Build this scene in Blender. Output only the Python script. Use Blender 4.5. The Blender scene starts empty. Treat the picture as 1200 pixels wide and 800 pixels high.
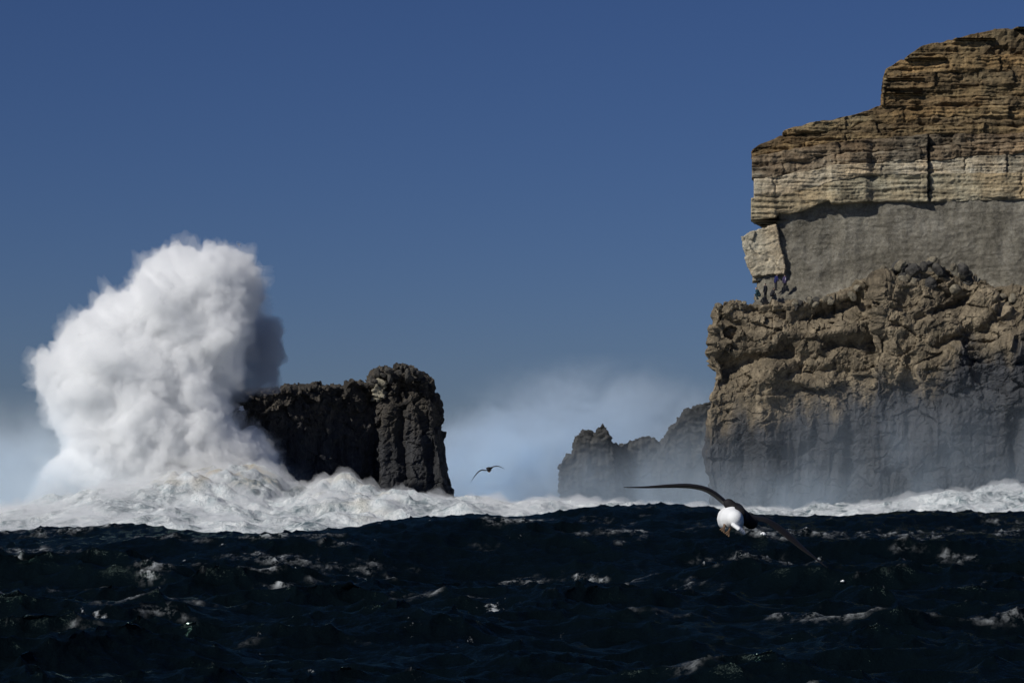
import bpy, bmesh, math, random
import numpy as np
from mathutils import Vector

sc = bpy.context.scene
COL = sc.collection
F = 3000.0      # focal length in pixels of the 1200 px wide photograph
HZ = 575.0      # horizon row
CAMH = 4.0      # eye height on the boat

# ------------------------------------------------------------------ camera
cam_d = bpy.data.cameras.new('camera')
cam_d.lens = 90.0
cam_d.sensor_width = 36.0
cam_d.shift_y = (HZ - 400.0) / 1200.0
cam_d.clip_start = 0.5
cam_d.clip_end = 90000.0
cam = bpy.data.objects.new('camera', cam_d)
COL.objects.link(cam)
cam.location = (0, 0, CAMH)
cam.rotation_euler = (math.radians(90), 0, 0)
sc.camera = cam

# ------------------------------------------------------------------ light
SUN_AZ = math.radians(50)     # heading of the light, from +Y towards +X
SUN_EL = math.radians(36)
w = bpy.data.worlds.new('World')
sc.world = w
w.use_nodes = True
nt = w.node_tree
bg = nt.nodes['Background']
sky = nt.nodes.new('ShaderNodeTexSky')
sky.sky_type = 'NISHITA'
sky.sun_disc = False
sky.sun_elevation = SUN_EL
sky.sun_rotation = SUN_AZ + math.pi
sky.altitude = 0
sky.air_density = 1.0
sky.dust_density = 0.0
sky.ozone_density = 6.0
tint = nt.nodes.new('ShaderNodeMix')
tint.data_type = 'RGBA'; tint.blend_type = 'MULTIPLY'
tint.inputs[0].default_value = 1.0
tint.inputs[7].default_value = (0.53, 0.615, 0.92, 1)
nt.links.new(sky.outputs[0], tint.inputs[6])
nt.links.new(tint.outputs[2], bg.inputs[0])
bg.inputs[1].default_value = 0.05

sun_d = bpy.data.lights.new('sun', 'SUN')
sun_d.energy = 5.0
sun_d.angle = math.radians(0.5)
sun_d.color = (1.0, 0.965, 0.905)
sun = bpy.data.objects.new('sun', sun_d)
COL.objects.link(sun)
ldir = Vector((math.sin(SUN_AZ) * math.cos(SUN_EL), math.cos(SUN_AZ) * math.cos(SUN_EL), -math.sin(SUN_EL)))
sun.rotation_euler = ldir.to_track_quat('-Z', 'Y').to_euler()
sun.location = (-60, -60, 80)

sc.view_settings.view_transform = 'Standard'
sc.view_settings.look = 'None'
sc.view_settings.gamma = 1.0
sc.view_settings.exposure = -0.38
sc.render.engine = 'CYCLES'
cy = sc.cycles
cy.use_denoising = True
cy.max_bounces = 18
cy.volume_bounces = 14
cy.diffuse_bounces = 3
cy.glossy_bounces = 3
cy.transparent_max_bounces = 12
cy.volume_max_steps = 128
cy.use_adaptive_sampling = True
cy.adaptive_threshold = 0.02

# ------------------------------------------------------------------ helpers
def P(px, py, Y):
    return ((px - 600.0) * Y / F, Y, CAMH + (HZ - py) * Y / F)
def ZP(py, Y): return CAMH + (HZ - py) * Y / F
def XP(px, Y): return (px - 600.0) * Y / F

def _hash(ix, iy, iz, seed):
    h = (ix.astype(np.uint32) * np.uint32(374761393)) ^ (iy.astype(np.uint32) * np.uint32(668265263)) \
        ^ (iz.astype(np.uint32) * np.uint32(2147483647 - 12345)) ^ np.uint32((seed * 974711 + 1013904223) & 0xffffffff)
    h = (h ^ (h >> np.uint32(13))) * np.uint32(1274126177)
    h = (h ^ (h >> np.uint32(16))) * np.uint32(2246822519)
    return h ^ (h >> np.uint32(15))

_G = np.array([(1,1,0),(-1,1,0),(1,-1,0),(-1,-1,0),(1,0,1),(-1,0,1),(1,0,-1),(-1,0,-1),
               (0,1,1),(0,-1,1),(0,1,-1),(0,-1,-1),(1,1,0),(-1,1,0),(0,-1,1),(0,-1,-1)], dtype=np.float32)

def pn(p, seed=0):
    """gradient noise, about -1..1"""
    p = np.asarray(p, dtype=np.float64)
    i = np.floor(p).astype(np.int64)
    f = (p - i).astype(np.float32)
    u = f * f * f * (f * (f * 6 - 15) + 10)
    out = 0
    for a in (0, 1):
        wx = u[:, 0] if a else 1 - u[:, 0]
        for b in (0, 1):
            wy = u[:, 1] if b else 1 - u[:, 1]
            for c in (0, 1):
                wz = u[:, 2] if c else 1 - u[:, 2]
                g = _G[_hash(i[:, 0] + a, i[:, 1] + b, i[:, 2] + c, seed) & np.uint32(15)]
                d = g[:, 0] * (f[:, 0] - a) + g[:, 1] * (f[:, 1] - b) + g[:, 2] * (f[:, 2] - c)
                out = out + wx * wy * wz * d
    return out

def fbm(p, oct=4, seed=0, gain=0.5):
    a, s, out = 1.0, 1.0, 0
    for k in range(oct):
        out = out + a * pn(p * s + 17.3 * k, seed + k)
        a *= gain; s *= 2.03
    return out

def billow(p, oct=4, seed=0, gain=0.5):
    """puffy lobes with sharp creases, 0..~1"""
    a, s, out, n = 1.0, 1.0, 0, 0
    for k in range(oct):
        out = out + a * np.abs(pn(p * s + 11.7 * k, seed + k)); n += a
        a *= gain; s *= 2.07
    return out / n * 2.0

def worley(p, seed=0):
    """returns F1, F2, id-random of nearest cell (0..1)"""
    p = np.asarray(p, dtype=np.float64)
    i = np.floor(p).astype(np.int64)
    n = len(p)
    f1 = np.full(n, 9.0); f2 = np.full(n, 9.0); rid = np.zeros(n); tl = np.zeros(n)
    for a in (-1, 0, 1):
        for b in (-1, 0, 1):
            for c in (-1, 0, 1):
                cx, cyy, cz = i[:, 0] + a, i[:, 1] + b, i[:, 2] + c
                h = _hash(cx, cyy, cz, seed)
                jx = (h & np.uint32(1023)) / 1023.0
                jy = ((h >> np.uint32(10)) & np.uint32(1023)) / 1023.0
                jz = ((h >> np.uint32(20)) & np.uint32(1023)) / 1023.0
                d = (cx + jx - p[:, 0]) ** 2 + (cyy + jy - p[:, 1]) ** 2 + (cz + jz - p[:, 2]) ** 2
                near = d < f1
                f2 = np.where(near, f1, np.minimum(f2, d))
                rid = np.where(near, (_hash(cx, cyy, cz, seed + 7) & np.uint32(4095)) / 4095.0, rid)
                g = _G[(h >> np.uint32(5)) & np.uint32(15)]
                t = g[:, 0] * (cx + jx - p[:, 0]) + g[:, 1] * (cyy + jy - p[:, 1]) + g[:, 2] * (cz + jz - p[:, 2])
                tl = np.where(near, t, tl)
                f1 = np.where(near, d, f1)
    return np.sqrt(f1), np.sqrt(f2), rid, tl

def sstep(a, b, x):
    t = np.clip((x - a) / (b - a), 0, 1)
    return t * t * (3 - 2 * t)

def mesh_np(name, V, Q):
    me = bpy.data.meshes.new(name)
    V = np.asarray(V, dtype=np.float32); Q = np.asarray(Q, dtype=np.int32)
    k = Q.shape[1]
    me.vertices.add(len(V)); me.vertices.foreach_set('co', V.ravel())
    me.loops.add(Q.size); me.loops.foreach_set('vertex_index', Q.ravel())
    me.polygons.add(len(Q))
    me.polygons.foreach_set('loop_start', np.arange(0, Q.size, k, dtype=np.int32))
    me.polygons.foreach_set('loop_total', np.full(len(Q), k, dtype=np.int32))
    me.update(calc_edges=True)
    return me

def smooth(me, on=True):
    me.polygons.foreach_set('use_smooth', np.full(len(me.polygons), on))

def attr(me, name, vals):
    a = me.attributes.new(name, 'FLOAT', 'POINT')
    a.data.foreach_set('value', np.asarray(vals, dtype=np.float32))

def grid_quads(r, c, wrap=False):
    i = np.arange(r * c).reshape(r, c)
    if wrap:
        i = np.concatenate([i, i[:, :1]], axis=1)
    return np.stack([i[:-1, :-1], i[:-1, 1:], i[1:, 1:], i[1:, :-1]], axis=-1).reshape(-1, 4)

def link(name, data, mat=None, parent=None):
    o = bpy.data.objects.new(name, data)
    COL.objects.link(o)
    if mat is not None:
        data.materials.clear(); data.materials.append(mat)
    if parent is not None:
        o.parent = parent
        o.matrix_parent_inverse = parent.matrix_world.inverted()
    return o

def thing(name, label, cat, loc=(0, 0, 0), group=None):
    o = bpy.data.objects.new(name, None)
    o.location = loc
    COL.objects.link(o)
    o.empty_display_size = 0.2
    tag(o, label, cat, group)
    bpy.context.view_layer.update()
    return o

def tag(o, label, cat, group=None):
    o['label'] = label; o['category'] = cat
    if group: o['group'] = group

def bm_prism(bm, plan, z0, z1):
    """plan polygon (x,y) with bottom z0 and per-point top z1"""
    n = len(plan)
    z0 = [z0] * n if np.isscalar(z0) else z0
    z1 = [z1] * n if np.isscalar(z1) else z1
    b = [bm.verts.new((p[0], p[1], z0[k])) for k, p in enumerate(plan)]
    t = [bm.verts.new((p[0], p[1], z1[k])) for k, p in enumerate(plan)]
    bm.faces.new(b[::-1]); bm.faces.new(t)
    for k in range(n):
        bm.faces.new((b[k], b[(k + 1) % n], t[(k + 1) % n], t[k]))

def bm_front(bm, pts, Yf, Yb, shrink=0.0, fan=0.0):
    """outline given in photo pixels, standing at depth Yf with a real thickness back to Yb"""
    cx = sum(p[0] for p in pts) / len(pts)
    f = [bm.verts.new(P(p[0], p[1], Yf)) for p in pts]
    b = []
    for p in pts:
        x, _, z = P(cx + (p[0] - cx) * (1 - shrink), p[1], Yf)
        x += fan * (Yb - Yf)
        zz = z - shrink * max(z, 0) * 0.6
        b.append(bm.verts.new((x, Yb, zz)))
    bm.faces.new(f); bm.faces.new(b[::-1])
    n = len(pts)
    for k in range(n):
        bm.faces.new((f[(k + 1) % n], f[k], b[k], b[(k + 1) % n]))

def bm_capsule(bm, a, b, ra, rb, seg=12, sy=1.0):
    a, b = Vector(a), Vector(b)
    d = (b - a)
    L = d.length
    q = d.to_track_quat('Z', 'Y') if L > 1e-6 else Vector((0, 0, 1)).to_track_quat('Z', 'Y')
    rings = []
    prof = [(-math.cos(t) * ra, math.sin(t) * ra) for t in (0.35, 0.8, 1.2)] + [(0, ra), (L, rb)] + \
           [(L + math.cos(t) * rb, math.sin(t) * rb) for t in (1.2, 0.8, 0.35)]
    for z, r in prof:
        rings.append([bm.verts.new(a + q @ Vector((math.cos(2 * math.pi * k / seg) * r, math.sin(2 * math.pi * k / seg) * r * sy, z))) for k in range(seg)])
    p0 = bm.verts.new(a + q @ Vector((0, 0, -ra))); p1 = bm.verts.new(a + q @ Vector((0, 0, L + rb)))
    for r0, r1 in zip(rings[:-1], rings[1:]):
        for k in range(seg):
            bm.faces.new((r0[k], r0[(k + 1) % seg], r1[(k + 1) % seg], r1[k]))
    for k in range(seg):
        bm.faces.new((p0, rings[0][(k + 1) % seg], rings[0][k]))
        bm.faces.new((p1, rings[-1][k], rings[-1][(k + 1) % seg]))

def fuse(bm, voxel, name='fused', smooth_it=0):
    """closed pieces in bm -> one continuous voxel-remeshed mesh"""
    bmesh.ops.recalc_face_normals(bm, faces=bm.faces)
    me = bpy.data.meshes.new('tmp'); bm.to_mesh(me); bm.free()
    o = bpy.data.objects.new('tmp', me); COL.objects.link(o)
    m = o.modifiers.new('r', 'REMESH'); m.mode = 'VOXEL'; m.voxel_size = voxel; m.adaptivity = 0
    if smooth_it:
        s = o.modifiers.new('s', 'SMOOTH'); s.iterations = smooth_it; s.factor = 0.5
    dg = bpy.context.evaluated_depsgraph_get(); dg.update()
    out = bpy.data.meshes.new_from_object(o.evaluated_get(dg))
    bpy.data.objects.remove(o); bpy.data.meshes.remove(me)
    out.name = name
    return out

def getV(me):
    v = np.empty(len(me.vertices) * 3, dtype=np.float32); me.vertices.foreach_get('co', v)
    return v.reshape(-1, 3).astype(np.float64)
def getN(me):
    v = np.empty(len(me.vertices) * 3, dtype=np.float32); me.vertices.foreach_get('normal', v)
    return v.reshape(-1, 3).astype(np.float64)
def setV(me, V):
    me.vertices.foreach_set('co', np.asarray(V, dtype=np.float32).ravel()); me.update()

def edges_np(me):
    e = np.empty(len(me.edges) * 2, dtype=np.int32); me.edges.foreach_get('vertices', e)
    return e.reshape(-1, 2)
def soften(vals, E, n, it):
    """average per-vertex vectors over neighbours"""
    deg = np.bincount(E.ravel(), minlength=n).astype(float)[:, None]
    for _ in range(it):
        acc = np.zeros_like(vals)
        np.add.at(acc, E[:, 0], vals[E[:, 1]]); np.add.at(acc, E[:, 1], vals[E[:, 0]])
        vals = (vals + acc) / (deg + 1)
    return vals

def seg_dist(qx, qy, pts):
    """distance of points to a polyline in pixel space"""
    d = np.full(len(qx), 1e9)
    for (x0, y0), (x1, y1) in zip(pts[:-1], pts[1:]):
        dx, dy = x1 - x0, y1 - y0
        t = np.clip(((qx - x0) * dx + (qy - y0) * dy) / (dx * dx + dy * dy + 1e-9), 0, 1)
        d = np.minimum(d, np.hypot(qx - x0 - t * dx, qy - y0 - t * dy))
    return d

def rockify(me, big=1.0, calm=None, block=0.6, cell=2.2, flute=0.0, fine=0.1, seed=0, carve=(), Yref=290.0, bigscale=9.0, med=0.25, bed=0.0):
    V = getV(me); n = len(V)
    E = edges_np(me)
    N = soften(getN(me), E, n, 6)
    N /= np.linalg.norm(N, axis=1)[:, None] + 1e-9
    off = big * fbm(V / bigscale, 3, seed) * 1.3
    if carve:
        qx = V[:, 0] * F / Yref + 600; qy = HZ - (V[:, 2] - CAMH) * F / Yref
        wob = 6 * pn(V / 1.7, seed + 90)
        front = np.clip(-N[:, 1] * 1.6, 0, 1)
        for pts, r, dep in carve:
            d = seg_dist(qx + wob, qy + wob * 0.6, pts)
            off = off - front * dep * np.exp(-(d / r) ** 2)
    V1 = V + N * off[:, None]
    warp = np.stack([pn(V / 2.2 + 5, seed + 31), pn(V / 2.2 + 9, seed + 32), pn(V / 2.2 + 13, seed + 33)], 1) * 0.55
    f1, f2, rid, tl = worley((V + warp * 1.3) / np.array([cell * 1.1, cell, cell * 0.8]), seed + 3)
    off = block * ((rid - 0.5) * 0.9 + tl * 1.25) - block * 0.16 * np.exp(-((f2 - f1) / 0.06) ** 2)
    g1, g2, rid2, tl2 = worley((V + warp * 0.7) / np.array([cell * 0.42, cell * 0.42, cell * 0.30]) + 31, seed + 5)
    off = off + block * (0.34 * (rid2 - 0.5) + 0.55 * tl2) - block * 0.06 * np.exp(-((g2 - g1) / 0.1) ** 2)
    h1, h2, rid3, tl3 = worley((V + warp * 0.3) / (cell * 0.17) + 57, seed + 6)
    off = off + block * (0.12 * (rid3 - 0.5) + 0.26 * tl3)
    if calm is not None:
        cm = sstep(calm[1], calm[0], V[:, 2]); off = off * (1 - 0.62 * cm); flute = flute * (0.8 + 0.5 * cm + 0.9 * fbm(V / 4.0, 2, seed + 95))
    if np.any(flute):
        fl = np.abs(fbm(V / np.array([1.5, 1.5, 9.0]), 3, seed + 40))
        off = off - flute * fl
    if bed:
        zz = V[:, 2] + 0.5 * pn(V / 5, seed + 50)
        off = off + bed * pn(np.stack([zz * 0 + 3.1, V[:, 0] / 14, zz / 0.8], 1), seed + 51)
    off = off + med * (0.5 - billow(V / 1.3, 3, seed + 60)) + fine * fbm(V / 0.35, 2, seed + 70)
    cav = off - soften(off[:, None], E, n, 10)[:, 0]
    V1 = V1 + N * off[:, None]
    setV(me, V1)
    attr(me, 'cav', cav)
    return V1

# ------------------------------------------------------------------ materials
class MB:
    def __init__(s, name):
        s.m = bpy.data.materials.new(name); s.m.use_nodes = True
        s.t = s.m.node_tree; s.n = s.t.nodes; s.L = s.t.links
        s.b = s.n['Principled BSDF']; s.out = s.n['Material Output']
        s.co = s.n.new('ShaderNodeTexCoord').outputs['Object']
    def map(s, scale, vec=None):
        m = s.n.new('ShaderNodeMapping'); m.inputs['Scale'].default_value = scale
        s.L.new(vec or s.co, m.inputs['Vector']); return m.outputs[0]
    def noise(s, scale, detail=4, rough=0.55, vec=None, dist=0.0):
        k = s.n.new('ShaderNodeTexNoise'); k.inputs['Scale'].default_value = scale
        k.inputs['Detail'].default_value = detail; k.inputs['Roughness'].default_value = rough
        k.inputs['Distortion'].default_value = dist
        s.L.new(vec or s.co, k.inputs['Vector']); return k.outputs['Fac']
    def ramp(s, fac, stops, interp='LINEAR'):
        r = s.n.new('ShaderNodeValToRGB'); e = r.color_ramp.elements
        r.color_ramp.interpolation = interp
        while len(e) < len(stops): e.new(0.5)
        for k, (p, c) in enumerate(stops):
            e[k].position = p
            e[k].color = (c, c, c, 1) if np.isscalar(c) else (*c, 1)
        s.L.new(fac, r.inputs[0]); return r.outputs[0]
    def mix(s, fac, a, b, mode='MIX'):
        m = s.n.new('ShaderNodeMix'); m.data_type = 'RGBA'; m.blend_type = mode
        s._in(fac, m.inputs[0]); s._in(a, m.inputs[6]); s._in(b, m.inputs[7]); return m.outputs[2]
    def math(s, op, a, b=None, clamp=False):
        m = s.n.new('ShaderNodeMath'); m.operation = op; m.use_clamp = clamp
        s._in(a, m.inputs[0])
        if b is not None: s._in(b, m.inputs[1])
        return m.outputs[0]
    def _in(s, v, sock):
        if hasattr(v, 'is_output'): s.L.new(v, sock)
        elif isinstance(v, tuple): sock.default_value = (*v, 1) if len(v) == 3 else v
        else: sock.default_value = v
    def attr(s, name):
        a = s.n.new('ShaderNodeAttribute'); a.attribute_name = name; return a.outputs['Fac']
    def bump(s, h, dist, strength=1.0, nrm=None):
        b = s.n.new('ShaderNodeBump'); b.inputs['Distance'].default_value = dist; b.inputs['Strength'].default_value = strength
        s.L.new(h, b.inputs['Height'])
        if nrm is not None: s.L.new(nrm, b.inputs['Normal'])
        return b.outputs[0]
    def fin(s, col=None, rough=None, nrm=None, spec=None):
        if col is not None: s._in(col, s.b.inputs['Base Color'])
        if rough is not None: s._in(rough, s.b.inputs['Roughness'])
        if nrm is not None: s.L.new(nrm, s.b.inputs['Normal'])
        if spec is not None: s.b.inputs['Specular IOR Level'].default_value = spec
        return s.m

def rock_mat(name, c0, c1, c2, streak=0.3, wet=None, bed=0.0, scale=1.0, seed=0.0):
    """c0 dark, c1 mid, c2 light; bed = horizontal layering; wet = colour of rock soaked by the sea"""
    k = MB(name)
    off = k.n.new('ShaderNodeMapping'); off.inputs['Location'].default_value = (seed * 13.1, seed * 7.7, seed * 3.3)
    k.L.new(k.co, off.inputs['Vector']); v = off.outputs[0]
    n1 = k.noise(0.22 * scale, 5, 0.6, v, 0.4)
    n2 = k.noise(1.6 * scale, 6, 0.65, v)
    n3 = k.noise(1.0, 5, 0.6, k.map((0.9, 0.9, 0.11), v))
    f = k.math('ADD', k.math('MULTIPLY', n1, 0.55), k.math('MULTIPLY', n2, 0.45))
    if bed:
        nb = k.noise(1.0, 5, 0.65, k.map((0.05, 0.05, 1.9), v), 0.25)
        f = k.math('ADD', k.math('MULTIPLY', f, 1 - bed), k.math('MULTIPLY', nb, bed))
    col = k.ramp(f, [(0.34, c0), (0.50, c1), (0.66, c2)])
    if streak:
        dk = k.ramp(n3, [(0.40, 1.0 - streak), (0.60, 1.0)])
        col = k.mix(1.0, col, dk, 'MULTIPLY')
    if bed:
        varn = k.ramp(k.noise(1.0, 6, 0.65, k.map((0.16, 0.16, 0.55), v), 0.6), [(0.34, 0.40), (0.50, 1.0)])
        col = k.mix(1.0, col, varn, 'MULTIPLY')
        hue = k.mix(k.ramp(k.noise(0.12, 4, 0.6, v), [(0.35, 0.0), (0.65, 1.0)]), (1.12, 0.98, 0.82), (0.90, 0.98, 1.04))
        col = k.mix(1.0, col, hue, 'MULTIPLY')
    sp = k.ramp(k.noise(7.0 * scale, 4, 0.7, v), [(0.30, 0.55), (0.5, 1.0), (0.75, 1.22)])
    col = k.mix(1.0, col, sp, 'MULTIPLY')
    rough = 0.88
    if wet is not None:
        wa = k.attr('wet')
        wcol = k.mix(k.ramp(n3, [(0.35, 0.0), (0.65, 1.0)]), tuple(x * 0.7 for x in wet), tuple(x * 1.5 for x in wet))
        col = k.mix(wa, col, wcol)
        rough = k.math('SUBTRACT', 0.88, k.math('MULTIPLY', wa, 0.35))
    h = k.math('ADD', k.noise(2.6, 6, 0.7, v), k.math('MULTIPLY', k.noise(9.0, 4, 0.7, v), 0.5))
    return k.fin(col, rough, k.bump(h, 0.22, 0.8), 0.25)

M_cream = [rock_mat('cream_sandstone_%d' % i, c0, c1, c2, 0.22, bed=0.45, seed=i + 1) for i, (c0, c1, c2) in enumerate([
    ((.16, .135, .09), (.40, .34, .23), (.56, .51, .38)), ((.22, .19, .14), (.47, .42, .32), (.60, .56, .46))])]
M_brown = [rock_mat('brown_sandstone_%d' % i, c0, c1, c2, 0.35, bed=0.4, seed=i + 5) for i, (c0, c1, c2) in enumerate([
    ((.08, .06, .04), (.24, .185, .125), (.44, .37, .27)), ((.05, .042, .032), (.18, .14, .095), (.40, .33, .235))])]
M_ochre = [rock_mat('ochre_sandstone_%d' % i, c0, c1, c2, 0.35, bed=0.5, seed=i + 9) for i, (c0, c1, c2) in enumerate([
    ((.055, .042, .028), (.23, .165, .085), (.42, .32, .18)), ((.04, .034, .025), (.17, .125, .07), (.34, .26, .15)),
    ((.06, .046, .028), (.26, .19, .10), (.46, .36, .21))])]
M_lower = rock_mat('weathered_conglomerate', (.080, .066, .048), (.205, .166, .112), (.38, .31, .21), 0.35, wet=(.037, .039, .043), seed=15)
M_grey = rock_mat('grey_shelter_wall', (.10, .090, .068), (.20, .183, .145), (.31, .29, .24), 0.14, seed=21, scale=1.3)
M_basalt = rock_mat('dark_stack_rock', (.028, .026, .024), (.068, .060, .050), (.14, .12, .092), 0.3, wet=(.030, .031, .034), seed=25)
M_far = rock_mat('sea_rock', (.03, .03, .03), (.06, .06, .058), (.10, .098, .09), 0.3, wet=(.035, .038, .042), seed=31)
M_pale = rock_mat('pale_lichen_scar', (.2, .18, .13), (.36, .33, .25), (.5, .46, .36), 0.2, seed=33)

# ------------------------------------------------------------------ sea
def ocean_tile(N, L, lam_p, hs, dirang, spread, seed, lam_min=0.0):
    rng = np.random.default_rng(seed)
    k1 = np.fft.fftfreq(N, d=L / N) * 2 * np.pi
    KX, KY = np.meshgrid(k1, k1, indexing='ij')
    K = np.hypot(KX, KY); K[0, 0] = 1e-6
    kp = 2 * np.pi / lam_p
    S = np.exp(-1.25 * (kp / K) ** 2) / K ** 4
    c = np.clip((KX * math.cos(dirang) + KY * math.sin(dirang)) / K, -1, 1)
    S *= np.abs(c) ** spread + 0.06
    if lam_min: S *= np.exp(-(K * lam_min / (2 * np.pi)) ** 2)
    S[0, 0] = 0
    H = np.sqrt(S) * (rng.normal(size=(N, N)) + 1j * rng.normal(size=(N, N)))
    h = np.fft.ifft2(H)
    sc_ = hs / 4 / np.std(h.real)
    Hk = H * sc_
    h = np.fft.ifft2(Hk).real
    dx = np.fft.ifft2(-1j * KX / K * Hk).real
    dy = np.fft.ifft2(-1j * KY / K * Hk).real
    dxx = np.fft.ifft2(KX * KX / K * Hk).real
    dyy = np.fft.ifft2(KY * KY / K * Hk).real
    return dict(N=N, L=L, h=h, dx=dx, dy=dy, j=dxx + dyy)

def tsample(T, key, x, y):
    N, L = T['N'], T['L']; a = T[key]
    u = (x / L * N) % N; v = (y / L * N) % N
    i = np.floor(u).astype(int); j = np.floor(v).astype(int)
    fu, fv = u - i, v - j
    i %= N; j %= N; i1 = (i + 1) % N; j1 = (j + 1) % N
    return a[i, j] * (1 - fu) * (1 - fv) + a[i1, j] * fu * (1 - fv) + a[i, j1] * (1 - fu) * fv + a[i1, j1] * fu * fv

WD = math.radians(-100)
T1 = ocean_tile(512, 190.0, 26.0, 1.7, WD, 2.0, 3, 0.9)
T2 = ocean_tile(512, 41.0, 6.5, 0.44, WD + 0.5, 1.0, 8, 0.22)

T3 = ocean_tile(512, 13.0, 1.9, 0.14, WD - 0.6, 0.7, 21, 0.07)

CREST = [(-200, 622), (0, 618), (60, 614), (165, 606), (300, 613), (420, 606), (470, 603), (540, 601), (640, 597), (700, 591), (790, 586),
         (860, 588), (930, 595), (985, 596), (1050, 590), (1110, 588), (1200, 591), (1400, 588)]
YC = 128.0
def crest_z(px):
    return ZP(np.interp(px, [c[0] for c in CREST], [c[1] for c in CREST]), YC)

def sea_surface(x, y):
    """returns displaced x, y, z and foam amount"""
    px = x * F / np.maximum(y, 20) + 600
    yc = YC + 3.5 * np.sin(x / 9.0) + 2 * np.sin(x / 4.1 + 1)
    d = y - yc
    ridge = np.where(d < 0, np.exp(-(d / 13.0) ** 2), np.exp(-(d / 9.0) ** 2))
    near = sstep(8, 60, y)
    damp = (1 - 0.72 * ridge) * (0.55 + 0.45 * near)
    a3 = 0.5 + 0.7 * ridge + 0.7 * sstep(-0.4, 0.6, tsample(T2, 'h', x, y) * 2 + fbm(np.stack([x / 12, y / 15, x * 0], 1), 2, 33)); a1 = damp; a2 = damp * (0.7 + 0.6 * sstep(-0.5, 0.8, tsample(T1, 'h', x, y)))
    z = tsample(T1, 'h', x, y) * a1 + tsample(T2, 'h', x, y) * a2 + tsample(T3, 'h', x, y) * a3
    z = z + ridge * (crest_z(px) - 0.38)
    ch = -1.15
    X = x + ch * (tsample(T1, 'dx', x, y) * a1 + tsample(T2, 'dx', x, y) * a2 + tsample(T3, 'dx', x, y) * a3)
    Yy = y + ch * (tsample(T1, 'dy', x, y) * a1 + tsample(T2, 'dy', x, y) * a2 + tsample(T3, 'dy', x, y) * a3)
    jac = (tsample(T1, 'j', x, y) * a1 * 0.55 + tsample(T2, 'j', x, y) * a2 * 0.8 + tsample(T3, 'j', x, y) * a3 * 0.25)
    return X, Yy, z, jac

rows = [9.0]
while rows[-1] < 300: rows.append(rows[-1] + max(0.09, rows[-1] * 0.0028))
while rows[-1] < 45000: rows.append(rows[-1] * 1.09)
rows = np.array(rows)
cols = np.linspace(-0.30, 0.30, 620)
cols = np.concatenate([[-3.0, -1.6, -0.9, -0.55, -0.4], cols, [0.4, 0.55, 0.9, 1.6, 3.0]])
YY, AA = np.meshgrid(rows, cols, indexing='ij')
XX = AA * (YY + 6.0)
x, y = XX.ravel(), YY.ravel()
SX, SY, SZ, SJ = sea_surface(x, y)
far = sstep(330, 900, y)
SZ = SZ * (1 - far)
me = mesh_np('sea', np.stack([SX, SY, SZ], 1), grid_quads(len(rows), len(cols)))
smooth(me)
fo = sstep(0.75, 1.5, SJ)
st = fbm(np.stack([x / 2.6, y / 1.8, x * 0], 1), 4, 77)
st2 = fbm(np.stack([x / 7.0, y / 5.0, x * 0], 1), 3, 79) - 0.25 * (1 - sstep(70, 125, y))
fo = np.clip(fo * sstep(-0.15, 0.35, st) * 1.3 + 0.7 * sstep(0.24, 0.50, 0.10 * np.exp(-((y - 112) / 22) ** 2) + st * 0.55 + st2 * 0.75) * sstep(-0.2, 0.5, SJ), 0, 1)
fo = fo * (0.35 + 0.65 * sstep(62, 112, y))
attr(me, 'foam', fo)
k = MB('sea_water')
fa = k.attr('foam')
fn = k.ramp(k.noise(2.2, 8, 0.72, k.map((1.0, 0.6, 1.0))), [(0.46, 0.0), (0.60, 1.0)])
fm = k.math('MULTIPLY', fa, fn, True)
tinyv = k.ramp(k.noise(0.55, 9, 0.75, k.map((1.0, 0.35, 1.0))), [(0.655, 0.0), (0.70, 0.55)])
fm = k.math('MAXIMUM', fm, tinyv)
wcol = k.mix(k.noise(0.08, 3, 0.5), (.0012, .0028, .0040), (.0022, .0050, .0068))
col = k.mix(fm, wcol, (.70, .74, .76))
rgh = k.math('ADD', 0.16, k.math('MULTIPLY', fm, 0.6))
hb = k.math('ADD', k.noise(1.5, 6, 0.62), k.math('MULTIPLY', k.noise(6.5, 4, 0.6), 0.35))
nb_ = k.bump(hb, 0.16, 0.75)
k.n.remove(k.b)
df_ = k.n.new('ShaderNodeBsdfDiffuse'); k.L.new(col, df_.inputs['Color']); k.L.new(nb_, df_.inputs['Normal'])
gs_ = k.n.new('ShaderNodeBsdfGlossy'); gs_.inputs['Color'].default_value = (.22, .31, .28, 1); k.L.new(rgh, gs_.inputs['Roughness']); k.L.new(nb_, gs_.inputs['Normal'])
fr_ = k.n.new('ShaderNodeFresnel'); fr_.inputs['IOR'].default_value = 1.25; k.L.new(nb_, fr_.inputs['Normal'])
ms_ = k.n.new('ShaderNodeMixShader'); k.L.new(k.math('MULTIPLY', fr_.outputs[0], k.math('SUBTRACT', 1.0, fm)), ms_.inputs[0])
k.L.new(df_.outputs[0], ms_.inputs[1]); k.L.new(gs_.outputs[0], ms_.inputs[2]); k.L.new(ms_.outputs[0], k.out.inputs['Surface'])
M_sea = k.m
sea = link('sea', me, M_sea); sea['kind'] = 'structure'

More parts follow.
